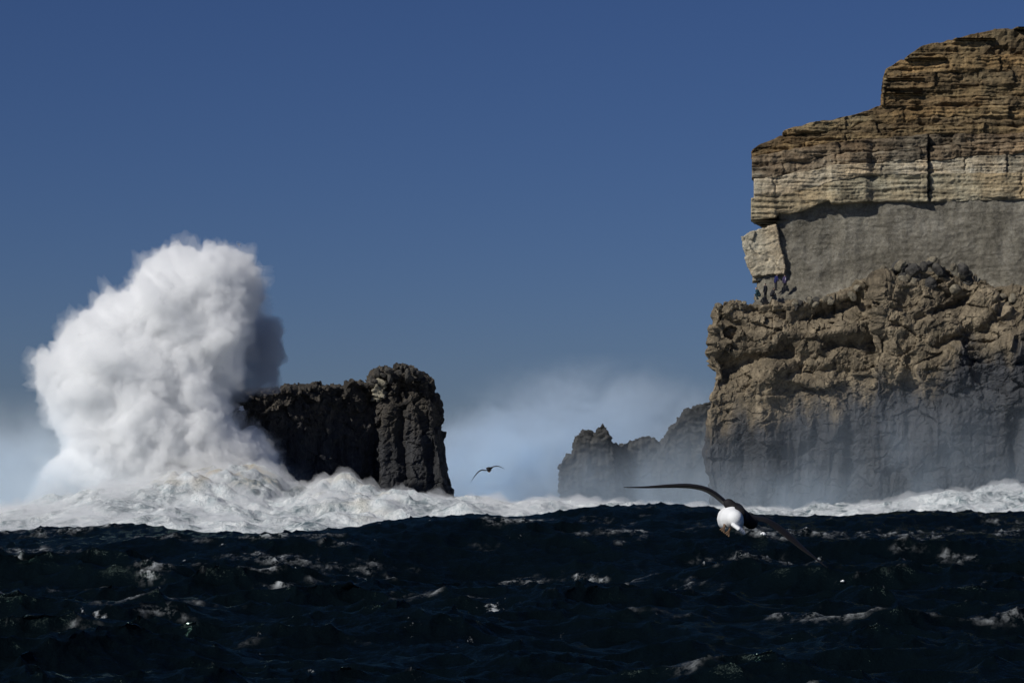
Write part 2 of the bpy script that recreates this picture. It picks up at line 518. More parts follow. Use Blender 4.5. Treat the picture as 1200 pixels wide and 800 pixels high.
# ------------------------------------------------------------------ surf: broken white water at the foot of the rocks
L_CREST = [(-200, 600), (-60, 596), (0, 589), (60, 578), (130, 562), (200, 549), (245, 541), (275, 540), (305, 550), (335, 562), (370, 559), (405, 556),
           (440, 563), (500, 574), (560, 577), (640, 578), (720, 581), (790, 588), (880, 640)]
R_CREST = [(640, 640), (720, 600), (800, 590), (870, 589), (950, 590), (1040, 584), (1100, 576), (1150, 568), (1185, 563), (1220, 566), (1400, 560)]
YL, YR = 232.0, 264.0
rows = np.linspace(165, 292, 430); cols = np.linspace(-170, 1370, 860)
YY, CC = np.meshgrid(rows, cols, indexing='ij')
y = YY.ravel(); px = CC.ravel(); x = (px - 600) * (y * 0.35 + 240 * 0.65) / F
px = x * F / y + 600
p3 = np.stack([x, y, x * 0], 1)
wl = 8 * fbm(p3 / 13.0, 3, 201)
zl = ZP(np.interp(x * F / YL + 600, *zip(*L_CREST)), YL) - 0.9
zr = ZP(np.interp(x * F / YR + 600, *zip(*R_CREST)), YR) - 0.7
dl = y + wl - YL
gl = np.where(dl < 0, np.exp(-(np.abs(dl) / 22.0) ** 1.6), np.exp(-(dl / 15.0) ** 2))
dr = y + wl * 0.5 - YR
gr = np.where(dr < 0, np.exp(-(np.abs(dr) / 16.0) ** 1.6), np.exp(-(dr / 10.0) ** 2))
base = 0.6 + 1.1 * fbm(p3 / 16.0, 3, 205)
lump = billow(p3 / np.array([6.5, 5, 1]), 3, 210, 0.45)
lump2 = billow(p3 / 1.7 + 40, 3, 215, 0.5)
zb = np.maximum(zl * gl, zr * gr)
rough_amt = 0.45 + 0.9 * np.maximum(gl * sstep(100, 200, px) * (1 - sstep(430, 640, px)), 0.35 * np.maximum(gl, gr))
z = np.maximum(zb, base * 0.8) + rough_amt * ((lump - 0.35) * 1.35 + (lump2 - 0.35) * 0.42)
edge = np.minimum(sstep(165, 185, y), 1)
z = z * edge - (1 - edge) * 2.0
x2 = x + 0.35 * pn(p3 / 2.2, 221); y2 = y - 0.7 * (lump - 0.3) + 0.3 * pn(p3 / 2.1, 222)
me = mesh_np('surf', np.stack([x2, y2, z], 1), grid_quads(len(rows), len(cols)))
smooth(me)
tan_ = 1.3 * np.exp(-((px - 265) / 85) ** 2) * gl * sstep(3.2, 5.5, z) + 0.7 * np.exp(-((px - 420) / 40) ** 2) * gl
attr(me, 'sandy', np.clip(tan_ * sstep(-0.2, 0.4, pn(p3 / 2.2, 230)), 0, 1))
thin = sstep(0.05, 0.55, fbm(np.stack([x / 5, y / 9, x * 0], 1), 4, 233) + 0.36 - 0.4 * (lump - 0.35) - 0.15 * gl)
attr(me, 'thin', thin)
k = MB('foam_white_water')
n = k.noise(1.3, 8, 0.7)
col = k.mix(k.ramp(n, [(0.36, 0.0), (0.62, 1.0)]), (.47, .53, .55), (.80, .82, .82))
col = k.mix(k.math('MULTIPLY', k.attr('sandy'), 0.9), col, (.50, .41, .25))
lace = k.ramp(k.noise(0.8, 9, 0.72, None, 1.2), [(0.44, 0.0), (0.58, 1.0)])
col = k.mix(k.math('MULTIPLY', k.attr('thin'), lace), col, (.10, .15, .17))
h = k.math('ADD', k.noise(1.4, 6, 0.7), k.math('MULTIPLY', k.noise(5.0, 5, 0.7), 0.5))
M_foam = k.fin(col, 0.75, k.bump(h, 0.45, 0.9), 0.2)
surf = link('surf', me, M_foam); surf['kind'] = 'structure'

# spray torn off the broken water
st_ = (slice(20, None, 3), slice(None, None, 2))
Xs, Ys, Zs = (a.reshape(YY.shape)[st_] for a in (x2, y2, z))
pq = np.stack([Xs.ravel(), Ys.ravel(), Xs.ravel() * 0], 1)
crown = np.maximum(gl, gr).reshape(YY.shape)[st_]
hh = (0.15 + 1.5 * crown) * np.clip(billow(pq / np.array([4.2, 6, 1]), 4, 251, 0.55).reshape(Xs.shape) * 1.5 - 0.25, 0.02, 2)
hh *= 0.5 + 0.5 * sstep(520, 300, (Xs * F / 235 + 600))
hh[0, :] = hh[-1, :] = 0.01; hh[:, 0] = hh[:, -1] = 0.01
nr, nc = Xs.shape
Vt = np.stack([Xs, Ys, Zs + hh], -1).reshape(-1, 3); Vb = np.stack([Xs, Ys, Zs - 0.8], -1).reshape(-1, 3)
gq = grid_quads(nr, nc); nn = nr * nc
ii = np.arange(nn).reshape(nr, nc)
ring = np.concatenate([ii[0, :-1], ii[:-1, -1], ii[-1, :0:-1], ii[:0:-1, 0]])
rq = np.stack([ring, np.roll(ring, -1), np.roll(ring, -1) + nn, ring + nn], 1)[:, ::-1]
sm_ = mesh_np('surf_spray', np.concatenate([Vt, Vb]), np.concatenate([gq, gq[:, ::-1] + nn, rq]))
k = MB('surf_spray_air'); k.n.remove(k.b)
pv_ = k.n.new('ShaderNodeVolumePrincipled'); pv_.inputs['Color'].default_value = (.97, .975, .98, 1); pv_.inputs['Density'].default_value = 0.26
k.L.new(pv_.outputs[0], k.out.inputs['Volume'])
o = link('surf_spray', sm_, k.m); o['kind'] = 'stuff'

# ------------------------------------------------------------------ right sea cliff
cliff = thing('sea_cliff', 'tall layered sea cliff with pale overhanging sandstone above a rough dark lower face', 'cliff', (35, 300, 0))

# lower face
LOW = [(833, 660), (831, 560), (832, 480), (838, 440), (834, 400), (840, 372), (839, 360), (848, 354), (930, 354), (985, 349), (1006, 336), (1032, 318),
       (1075, 312), (1110, 314), (1150, 324), (1176, 337), (1215, 352), (1300, 350), (1420, 352), (1420, 660)]
bm = bmesh.new()
bm_front(bm, LOW, 288.5, 300.0, fan=0.22)
bm_front(bm, [(848, 660), (848, 372), (1400, 380), (1400, 660)], 289.2, 345.0, fan=0.22)
bm_front(bm, [(1020, 660), (1030, 330), (1080, 316), (1150, 328), (1210, 400), (1300, 420), (1300, 660)], 286.6, 292.0)
bm_front(bm, [(1060, 660), (1075, 430), (1140, 402), (1230, 412), (1300, 660)], 285.4, 292.0)
me = fuse(bm, 0.13, 'lower_face')
carve = [([(845, 432), (880, 425), (925, 412)], 9, 1.1), ([(925, 440), (975, 430)], 6, 0.7), ([(945, 372), (985, 362), (1000, 352)], 13, 1.5),
         ([(975, 405), (1025, 400)], 8, 1.2), ([(1000, 345), (1010, 360)], 8, 0.8), ([(1095, 405), (1130, 392), (1150, 388)], 6, 1.0),
         ([(1165, 330), (1172, 352), (1160, 378), (1200, 380)], 7, 1.2), ([(1070, 372), (1100, 368), (1130, 350)], 5, 0.8),
         ([(1060, 420), (1064, 470)], 6, 0.8), ([(1085, 300), (1090, 318)], 5, 0.7), ([(848, 375), (868, 380)], 5, 0.7),
         ([(990, 440), (1000, 560)], 9, 0.7), ([(1185, 500), (1183, 575)], 7, 0.7)]
V = rockify(me, 1.5, (10.5, 16.0), 0.50, 3.9, 0.28, 0.07, 11, carve, 289.0, bed=0.16, med=0.06)
qx = V[:, 0] * F / 289 + 600; qy = HZ - (V[:, 2] - CAMH) * F / 289
line = np.interp(qx, [830, 900, 950, 1010, 1040, 1090, 1120, 1160, 1200], [500, 480, 478, 462, 452, 440, 410, 408, 412])
line = line + 26 * fbm(np.stack([V[:, 0] / 1.6, V[:, 1] / 3, V[:, 2] / 9], 1), 4, 300)
attr(me, 'wet', np.clip(sstep(-18, 26, qy - line), 0, 1))
smooth(me, False)
link('lower_face', me, M_lower, cliff)

# shelter wall under the overhang: a talus apron running up into a smooth wall
prof = [(366, 290.6), (354, 290.3), (347, 290.5), (340, 291.2), (330, 291.7), (318, 291.9), (300, 292.0), (280, 292.0), (262, 292.0), (245, 292.05), (228, 292.1)]
pv = np.linspace(0, 1, 170)
pyr = np.interp(pv, np.linspace(0, 1, len(prof)), [p[0] for p in prof]); Yr = np.interp(pv, np.linspace(0, 1, len(prof)), [p[1] for p in prof])
left = [(-1, d) for d in np.linspace(24, 0.4, 24)]
pxs = np.concatenate([np.full(24, 0.0), np.linspace(0, 490, 420)])
back = np.concatenate([np.linspace(26, 0.6, 24), np.zeros(420)])
xl = np.interp(pyr, [228, 262, 300, 325, 362], [913, 911, 904, 888, 884])
QX = xl[:, None] + pxs[None, :]
rnd = np.clip((QX - xl[:, None]) / 9.0, 0, 1)
YYw = Yr[:, None] + back[None, :] + (1 - np.sqrt(np.clip(1 - (1 - rnd) ** 2, 0, 1))) * 0.9
Xw = (QX - 600) * 292 / F + back[None, :] * 0.28; Zw = np.repeat(ZP(pyr, 292)[:, None], QX.shape[1], 1)
pw = np.stack([Xw.ravel(), YYw.ravel(), Zw.ravel()], 1)
dr_ = 0.5 * fbm(pw / np.array([5, 5, 14]), 3, 401) + 0.22 * (0.4 - billow(pw / np.array([2.2, 2.2, 2.8]), 5, 405, 0.6)) + 0.07 * fbm(pw / np.array([2.5, 1, .5]), 3, 409)
pw[:, 1] -= dr_
me = mesh_np('shelter_wall', pw, grid_quads(*QX.shape)); smooth(me)
link('shelter_wall', me, M_grey, cliff)

# overhanging beds
def line_fn(pts): return lambda q: np.interp(q, [p[0] for p in pts], [p[1] for p in pts])
TOP = line_fn([(877, 177), (893, 167), (909, 161), (918, 153), (930, 148), (945, 144), (965, 139), (985, 138), (1000, 133), (1020, 127), (1031, 122),
               (1032, 108), (1035, 90), (1040, 78), (1060, 66), (1085, 50), (1120, 42), (1170, 30), (1260, 26), (1450, 20)])
BOT = line_fn([(870, 259), (881, 258.5), (907, 255.5), (912, 250), (925, 251), (944, 246), (957, 240), (970, 235.5), (973, 240), (1021, 237.5), (1060, 237), (1088, 236.5), (1130, 236), (1200, 233), (1450, 231)])
B = [BOT,
     line_fn([(870, 236), (920, 228), (985, 212), (1020, 206), (1090, 204), (1200, 203), (1450, 202)]),
     line_fn([(870, 214), (920, 206.5), (985, 194), (1090, 188), (1130, 184), (1200, 179), (1450, 176)]),
     line_fn([(870, 199), (920, 191), (985, 181), (1090, 173), (1200, 168), (1450, 166)]),
     line_fn([(870, 187), (920, 177), (985, 167), (1090, 157), (1200, 156), (1450, 154)])]
B4 = B[4]
for dy_ in (10, 20, 33, 44, 58, 76, 95, 112, 126, 142):
    B.append((lambda d: (lambda q: B4(q) - d * (0.85 + 0.15 * np.clip((q - 900) / 200, 0, 1))))(dy_))
def wavy(fn, sd, amp):
    return lambda q: fn(q) + amp * (pn(np.stack([np.atleast_1d(q) / 31.0, np.full(np.size(q), sd * 3.7), np.zeros(np.size(q))], 1), 700 + sd) + 0.5 * pn(np.stack([np.atleast_1d(q) / 9.0, np.full(np.size(q), sd * 1.7), np.zeros(np.size(q))], 1), 720 + sd))
B = [B[0]] + [wavy(b_, n_, 3.0 if n_ < 4 else 4.5) for n_, b_ in enumerate(B[1:])]
bedmats = [M_cream[0], M_cream[1], M_brown[0], M_brown[1], M_ochre[0], M_ochre[1], M_ochre[2], M_ochre[1], M_ochre[0], M_ochre[1], M_ochre[2], M_ochre[0], M_ochre[1], M_ochre[0]]
rng = np.random.default_rng(5)
YB = 292.0
XLEFT = line_fn([(20, 1036), (95, 1034), (110, 1031), (121, 1031), (122, 885), (150, 884), (172, 878), (178, 877), (190, 883), (198, 885), (206, 882), (216, 886), (232, 883), (258, 881)])
STEP = line_fn([(870, 0.95), (906, 0.95), (910, 0.75), (968, 0.8), (972, 1.3), (1013, 1.2), (1022, 0.55), (1086, 0.75), (1088.5, 0.0), (1200, 0.15), (1450, 0.3)])
for i in range(len(B) - 1):
    bot, top_ = B[i], B[i + 1]
    q = np.arange(868, 1440, 1.1)
    yb = bot(q); yt = np.maximum(top_(q), TOP(q))
    ok = np.where((yb - yt > 1.2) & (q >= np.array([XLEFT(v) for v in (yb + yt) / 2])))[0]
    if len(ok) < 5: continue
    q = q[ok[0]:]; yb = yb[ok[0]:]; yt = np.minimum(yt[ok[0]:], yb - 0.4)
    nb = 26
    qq = np.concatenate([np.full(nb, q[0]), q]); bk = np.concatenate([np.geomspace(24, 0.12, nb), np.zeros(len(q))])
    ybb = np.concatenate([np.full(nb, yb[0]), yb]); ytt = np.concatenate([np.full(nb, yt[0]), yt])
    nrows = max(6, int(np.median(yb - yt) / 0.9) + 2)
    tv = np.concatenate([[0, 0], np.linspace(0, 1, nrows), [1, 1]])
    ins = np.concatenate([[7.0, 0.5], np.zeros(nrows), [0.5, 7.0]])
    Q_, T_ = np.meshgrid(qq, tv); BK = np.repeat(bk[None, :], len(tv), 0); INS = np.repeat(ins[:, None], len(qq), 1)
    ys = ybb[None, :] * (1 - T_) + ytt[None, :] * T_
    # bedding blocks separated by upright joints
    wmean = [60, 52, 26, 34, 40, 46, 34, 50, 38, 46, 34, 50, 46, 50][i]
    js = [860.0]
    while js[-1] < 1450: js.append(js[-1] + wmean * rng.uniform(0.2, 2.2))
    js = np.array(js)
    if i < 4: js = np.sort(np.concatenate([js[np.abs(js - 1088) > 8], [1088.3]]))
    prot = rng.uniform(-0.28, 0.28, len(js)) * (0.55 if i < 2 else 1.0)
    jd = rng.uniform(0.0, 1.0, len(js)) ** 3 * 0.4; jd[np.abs(js - 1088.3) < 0.1] = 0.9
    tilt = rng.uniform(-0.2, 0.2, len(js)) * 0.4
    s_path = Q_ - BK / (YB / F) * 1.0
    wob = 3.2 * pn(np.stack([Q_.ravel() / 9, ys.ravel() / 7, BK.ravel()], 1), 60).reshape(Q_.shape)
    idx = np.clip(np.searchsorted(js, (s_path + wob).ravel()) - 1, 0, len(js) - 2).reshape(Q_.shape)
    fr = (s_path + wob - js[idx]) / (js[idx + 1] - js[idx])
    dj = np.minimum(fr, 1 - fr) * (js[idx + 1] - js[idx])
    o = prot[idx] + tilt[idx] * (fr - 0.5) - np.where(fr < 0.5, jd[idx], jd[idx + 1]) * np.exp(-(dj / 1.0) ** 2)
    eamp = (0.07 if i < 2 else 0.14) * (0.5 + 1.6 * pn(np.stack([Q_.ravel() / 17, BK.ravel(), np.full(Q_.size, i * 5.5)], 1), 91).reshape(Q_.shape)).clip(0, 1.3)
    rnd = -eamp * (np.exp(-(T_ / 0.10)) + np.exp(-((1 - T_) / 0.10)))
    X = (Q_ - 600) * YB / F + BK * 0.28; Z = ZP(ys, YB)
    pw = np.stack([X.ravel(), (YB + BK).ravel(), Z.ravel()], 1)
    o = o + rnd + ((0.20 if i < 2 else 0.34) * fbm(pw / 2.2, 4, 500) + (0.10 if i < 2 else 0.20) * (0.4 - billow(pw / np.array([1.2, 1.2, 0.7]), 3, 503 + i * 7)) + 0.08 * fbm(pw / 0.3, 2, 505 + i * 7) + (0.24 if i < 2 else 0.30) * fbm(pw / np.array([5.0, 5.0, 0.34]), 4, 507)).reshape(Q_.shape)
    if i < 4: o = o + STEP(Q_) * (1.0 if i < 2 else 0.75)
    setb = -[0, -0.05, 0.0, 0.12, 0.3, 0.55, 0.7, 0.95, 1.1, 1.3, 1.6, 2.0, 2.6, 3.4][i] + rng.uniform(-0.12, 0.12)
    o = o + setb
    front = (BK <= 0.0)
    cornr = np.exp(-BK / 0.8)
    nx = np.where(front, 0.0, -(1 - 0.5 * cornr)); ny = np.where(front, -1.0, -0.7 * cornr)
    # round the outer corner a little
    dq = (Q_ - q[0]); nx = np.where(front, -0.6 * np.exp(-dq / 5), nx)
    oo = np.where(front, o, np.clip(o, -0.6, 0.6) * 0.8 + 0.0)
    blend = np.where(front, 1.0, cornr)
    Xn = X + nx * np.where(front, np.clip(o, -0.3, 0.5), oo); Yn = YB + BK + ny * (oo * (1 - blend) + o * blend) 
    # bedding surfaces run back into the rock
    Yn = Yn + INS * np.where(front, 1.0, 0.0); Xn = Xn + INS * np.where(front, 0.28 * np.exp(-(Q_ - q[0]) / 60), 0.6)
    zj = Z + (0.09 * pn(np.stack([X.ravel() / 0.9, Yn.ravel() / 2, np.full(X.size, i * 3.3)], 1), 77 + i).reshape(Q_.shape)) * np.exp(-INS)
    me = mesh_np('rock_bed', np.stack([Xn.ravel(), Yn.ravel(), zj.ravel()], 1), grid_quads(*Q_.shape))
    smooth(me)
    link('rock_bed', me, bedmats[i], cliff)

# solid mass behind the beds
core_top = [(q, float(TOP(q)) + 6) for q in (905, 930, 985, 1029, 1042, 1090, 1170, 1440)]
bm = bmesh.new()
bm_front(bm, [(905, 250)] + core_top + [(1440, 225), (925, 232)], 293.9, 345.0, fan=0.25)
bm_front(bm, [(930, 360), (930, 225), (1440, 225), (1440, 360)], 297.0, 345.0, fan=0.25)
me = fuse(bm, 0.35, 'inner_mass')
rockify(me, 0.2, None, 0.3, 2.2, 0, 0.06, 44, med=0.2)
link('inner_mass', me, M_ochre[1], cliff)

# detached block at the edge of the shelter
bm = bmesh.new()
BLK = [(869, 279), (879, 272), (896, 267), (909, 264), (914, 285), (921, 315), (918, 320), (882, 324), (877, 316), (872, 294)]
bm_front(bm, BLK, 291.2, 294.0, 0.0, 0.2)
bm_front(bm, [(881, 330), (884, 322), (905, 320), (902, 326)], 291.8, 293.5, 0.0, 0.2)
me = fuse(bm, 0.09, 'pale_block')
rockify(me, 0.05, None, 0.11, 1.7, 0.05, 0.03, 52, med=0.08, bed=0.08)
smooth(me)
link('pale_block', me, M_cream[1], cliff)
bm = bmesh.new()
bm_front(bm, [(886, 358), (889, 330), (893, 322), (920, 318), (925, 358)], 292.2, 297, 0.0, 0.25)
me = fuse(bm, 0.12, 'block_footing'); rockify(me, 0.1, None, 0.2, 1.2, 0.1, 0.04, 57, med=0.1); smooth(me)
link('block_footing', me, M_grey, cliff)

# loose boulders along the ledge
def boulder_mesh(seed, sub=3):
    bm = bmesh.new(); bmesh.ops.create_icosphere(bm, subdivisions=sub, radius=1.0)
    r = random.Random(seed)
    planes = []
    for _ in range(9):
        v = Vector((r.gauss(0, 1), r.gauss(0, 1), r.gauss(0, 1))).normalized(); planes.append((v, r.uniform(0.55, 0.9)))
    for v in bm.verts:
        for nrm, d in planes:
            e = v.co.dot(nrm) - d
            if e > 0: v.co -= nrm * e * 0.9
    me = bpy.data.meshes.new('boulder'); bm.to_mesh(me); bm.free()
    V = getV(me); V = V + (V / np.linalg.norm(V, axis=1)[:, None]) * (0.10 * fbm(V * 2.2 + seed, 3, seed))[:, None]
    setV(me, V); smooth(me, False)
    return me
bmeshes = [boulder_mesh(s) for s in range(6)]
M_boul = [rock_mat('ledge_boulder_dark', (.03, .03, .03), (.07, .066, .06), (.13, .12, .10), 0.1, seed=41, scale=2),
          rock_mat('ledge_boulder_tan', (.09, .08, .06), (.19, .165, .12), (.34, .30, .22), 0.1, seed=43, scale=2)]
for mm in bmeshes: mm.materials.append(M_boul[0])
bt = []
for mm in bmeshes:
    c = mm.copy(); c.materials.clear(); c.materials.append(M_boul[1]); bt.append(c)
r = random.Random(9)
LT = line_fn([(835, 357), (848, 353), (930, 353), (985, 349), (1006, 336), (1032, 316), (1075, 309), (1110, 311), (1150, 322), (1176, 336), (1215, 352), (1400, 352)])
def put_boulder(px, py, Y, rad, dark):
    o = bpy.data.objects.new('boulder', r.choice(bmeshes if dark else bt)); COL.objects.link(o)
    o.location = P(px, py, Y); o.rotation_euler = (r.uniform(0, 6), r.uniform(0, 6), r.uniform(0, 6))
    o.scale = (rad * r.uniform(0.8, 1.3), rad * r.uniform(0.8, 1.2), rad * r.uniform(0.6, 1.0))
    o.parent = cliff; o.matrix_parent_inverse = cliff.matrix_world.inverted()
for _ in range(34):
    px = r.uniform(1025, 1120); put_boulder(px, float(LT(px)) + r.uniform(-3, 26), 287.2 + r.uniform(-0.5, 1.0), r.uniform(0.35, 0.95), r.random() < 0.45)
for _ in range(22):
    px = r.uniform(930, 1035); put_boulder(px, float(LT(px)) + r.uniform(-2, 8), 288.6 + r.uniform(-0.3, 0.6), r.uniform(0.22, 0.55), r.random() < 0.6)
for _ in range(14):
    px = r.choice((r.uniform(840, 882), r.uniform(926, 940))); put_boulder(px, float(LT(px)) + r.uniform(2, 8), 288.6 + r.uniform(-0.2, 0.3), r.uniform(0.18, 0.4), r.random() < 0.3)
for _ in range(16):
    px = r.uniform(1120, 1215); put_boulder(px, float(LT(px)) + r.uniform(-1, 14), 287.4 + r.uniform(-0.3, 0.8), r.uniform(0.25, 0.8), r.random() < 0.4)

# ------------------------------------------------------------------ left rock stack
stack = thing('rock_stack', 'dark flat-topped rock island with a knobbly tower at its seaward end', 'rock', (-15, 275, 0))
bm = bmesh.new()
def zt(py, Y): return ZP(py, Y)
def pl(px, Y): return (XP(px, Y), Y)
bm_prism(bm, [pl(150, 249), pl(300, 259), pl(440, 268.9), (XP(440, 271), 300), pl(150, 300)], -4,
         [zt(462, 249), zt(458, 259), zt(451, 269), zt(462, 300), zt(470, 300)])
bm_front(bm, [(424, 640), (426, 470), (429, 450), (436, 437), (447, 431), (470, 429), (487, 432), (497, 442), (500, 456), (510, 470), (512, 500), (517, 545), (520, 568), (526, 584), (530, 640)], 268.4, 284.0)
bm_front(bm, [(446, 640), (447, 500), (456, 470), (484, 466), (497, 500), (503, 560), (508, 640)], 267.6, 272.0)
me = fuse(bm, 0.13, 'stack_body')
V = rockify(me, 0.5, (8.0, 15.0), 0.42, 2.2, 0.35, 0.06, 71, [([(472, 460), (470, 500), (474, 560)], 6, 0.9), ([(440, 470), (436, 560)], 5, 0.6), ([(446, 462), (452, 450)], 7, 0.5)], 270.0, bed=0.12, med=0.06)
qy = HZ - (V[:, 2] - CAMH) * F / 270
attr(me, 'wet', sstep(-30, 40, qy - 500 + 30 * fbm(np.stack([V[:, 0] / 1.6, V[:, 1] / 1.6, V[:, 2] / 9], 1), 3, 310)))
smooth(me, False)
link('rock_body', me, M_basalt, stack)
bm = bmesh.new(); bm_front(bm, [(436, 468), (437, 455), (443, 448), (452, 447), (451, 458), (446, 470)], 268.2, 270.5)
me = fuse(bm, 0.1, 'pale_scar'); rockify(me, 0.2, None, 0.3, 0.9, 0, 0.06, 74, med=0.15); smooth(me)
link('pale_scar', me, M_pale, stack)
for _ in range(26):
    o = bpy.data.objects.new('boulder', r.choice(bmeshes)); COL.objects.link(o)
    px = r.uniform(434, 497); o.location = P(px, np.interp(px, [433, 447, 470, 490, 498], [438, 432, 430, 433, 444]) + r.uniform(-1, 14), r.uniform(267.4, 268.8))
    s_ = r.uniform(0.25, 0.6); o.scale = (s_ * 1.2, s_, s_ * 0.8); o.rotation_euler = (r.uniform(0, 6),) * 3
    o.parent = stack; o.matrix_parent_inverse = stack.matrix_world.inverted()

# ------------------------------------------------------------------ low rocks between the stack and the cliff
def sea_rock(name, label, pts, Yf, Yb, seed, shrink, loc, **kw):
    bm = bmesh.new(); bm_front(bm, pts, Yf, Yb, shrink)
    me = fuse(bm, 0.15, name, 1)
    V = rockify(me, seed=seed, Yref=Yf, **kw)
    attr(me, 'wet', sstep(6, 2, V[:, 2] + 2 * pn(V / 2.0, 5)))
    smooth(me)
    o = link(name, me, M_far); tag(o, label, 'rock')
    return o
sea_rock('sea_rock', 'dark jagged rock pinnacle standing in spray off the end of the cliff',
         [(655, 640), (657, 575), (655, 548), (661, 536), (672, 530), (674, 518), (683, 504), (691, 505), (697, 511), (705, 496), (711, 503), (717, 520), (722, 560), (724, 640)],
         318, 330, 81, 0.25, None, big=0.25, block=0.32, cell=2.0, flute=0.45, med=0.08, bigscale=6)
sea_rock('sea_rock', 'low humped dark rock in spray between the pinnacle and the shoulder below the cliff',
         [(712, 640), (714, 560), (720, 523), (735, 516), (750, 511), (766, 511), (775, 519), (784, 560), (790, 640)],
         321, 334, 85, 0.2, None, big=0.25, block=0.34, cell=2.2, flute=0.5, med=0.08, bigscale=6)
sea_rock('rock_shoulder', 'hazy sloping rock shoulder running down from the foot of the cliff into spray',
         [(768, 640), (770, 560), (776, 521), (786, 503), (800, 487), (815, 477), (832, 470), (860, 462), (900, 460), (900, 640)],
         312, 335, 89, 0.15, None, big=0.3, block=0.36, cell=2.4, flute=0.45, med=0.08, bigscale=7)

# ------------------------------------------------------------------ exploding wave
PLUME = [(38, 428), (46, 411), (62, 414), (80, 380), (100, 364), (130, 350), (155, 335), (161, 318), (185, 303), (206, 296), (225, 291), (240, 294), (257, 285), (272, 296),
         (290, 300), (299, 320), (302, 345), (296, 375), (290, 405), (283, 440), (268, 470), (264, 486), (290, 505), (313, 515), (318, 530), (326, 560), (330, 600), (30, 600),
         (50, 560), (78, 520), (62, 488), (46, 452)]
YPL = 243.0
pp = np.array(PLUME, float)
def inside(x, y):
    c = np.zeros(len(x), bool)
    for (x0, y0), (x1, y1) in zip(PLUME, PLUME[1:] + PLUME[:1]):
        t = ((y0 > y) != (y1 > y)) & (x < (x1 - x0) * (y - y0) / (y1 - y0 + 1e-9) + x0)
        c ^= t
    return c
rg = np.random.default_rng(12)
cx_, cy_ = rg.uniform(20, 340, 5200), rg.uniform(280, 600, 5200)
ok = inside(cx_, cy_); cx_, cy_ = cx_[ok], cy_[ok]
dd = seg_dist(cx_, cy_, PLUME + PLUME[:1])
s0 = YPL / F
tb = bmesh.new(); bmesh.ops.create_icosphere(tb, subdivisions=2, radius=1.0)
tb.verts.index_update()
UV_ = np.array([v.co[:] for v in tb.verts]); UF_ = np.array([[v.index for v in f.verts] for f in tb.faces]); tb.free()
vs, fs, nv = [], [], 0
for qx_, qy_, d_ in zip(cx_, cy_, dd):
    dm = d_ * s0
    R_ = min(dm * 0.93, rg.uniform(0.9, 3.6))
    if R_ < 0.35: continue
    half = math.sqrt(max(0.0, 1 - (1 - min(dm / 7.0, 1)) ** 2)) * 7.5
    yo = rg.uniform(-1, 1) * max(half - R_ * 0.5, 0)
    if qx_ > 292 and qy_ < 470: yo = abs(yo) * 0.5 + 5.0
    if d_ > 40 and abs(yo) < 1.5 and rg.random() < 0.7: continue
    vs.append(UV_ * R_ + np.array(P(qx_, qy_, YPL + yo))); fs.append(UF_ + nv); nv += len(UV_)
tm = mesh_np('tmp', np.concatenate(vs), np.concatenate(fs))
bm = bmesh.new(); bm.from_mesh(tm); bpy.data.meshes.remove(tm)
me = fuse(bm, 0.2, 'spray', 2)
V = getV(me); E = edges_np(me); n = len(V)
N = soften(getN(me), E, n, 4); N /= np.linalg.norm(N, axis=1)[:, None] + 1e-9
wv = np.stack([pn(V / 4 + 3, 631), pn(V / 4 + 7, 632), pn(V / 4 + 11, 633)], 1)
off = 1.5 * (billow(V / 4.6 + wv * 0.3, 2, 601, 0.5) - 0.5)
off = off + 1.0 * (billow(V / 1.9 + wv * 0.4, 3, 607, 0.55) - 0.5) + 0.4 * (billow(V / 0.7, 3, 611) - 0.45)
V = V + N * off[:, None]
core = me.copy()
setV(me, V); smooth(me)
plume = thing('wave_plume', 'towering white plume of spray exploding from a wave against the dark rock island', 'wave', P(180, 600, YPL))
kv = MB('spray_veil')
kv.n.remove(kv.b)
pvn = kv.n.new('ShaderNodeVolumePrincipled')
pvn.inputs['Color'].default_value = (.993, .995, .997, 1); pvn.inputs['Density'].default_value = 0.9; pvn.inputs['Anisotropy'].default_value = 0.0
kv.L.new(pvn.outputs[0], kv.out.inputs['Volume'])
veil = link('spray_veil', me, kv.m, plume)
Vc = V - soften(N, E, n, 10) * 1.9
setV(core, Vc); smooth(core)
k = MB('dense_spray')
M_core = k.fin((.90, .91, .92), 0.9, k.bump(k.noise(0.8, 6, 0.7), 0.5, 0.6), 0.1)
link('dense_spray', core, M_core, plume)

# feathery outer spray, thin enough to see through
outer = me.copy()
N5 = soften(N, E, n, 12); N5 /= np.linalg.norm(N5, axis=1)[:, None] + 1e-9
wisp = np.clip(fbm(V / np.array([2.6, 2.6, 4.5]) + wv * 0.5, 4, 651, 0.6) * 1.9 + 0.35, 0.0, 2.0)
setV(outer, V + N5 * (0.10 + 0.85 * wisp)[:, None])
ko = MB('feathery_spray'); ko.n.remove(ko.b)
pvo = ko.n.new('ShaderNodeVolumePrincipled'); pvo.inputs['Color'].default_value = (.985, .99, .995, 1); pvo.inputs['Density'].default_value = 0.17
ko.L.new(pvo.outputs[0], ko.out.inputs['Volume'])
link('outer_spray', outer, ko.m, plume)

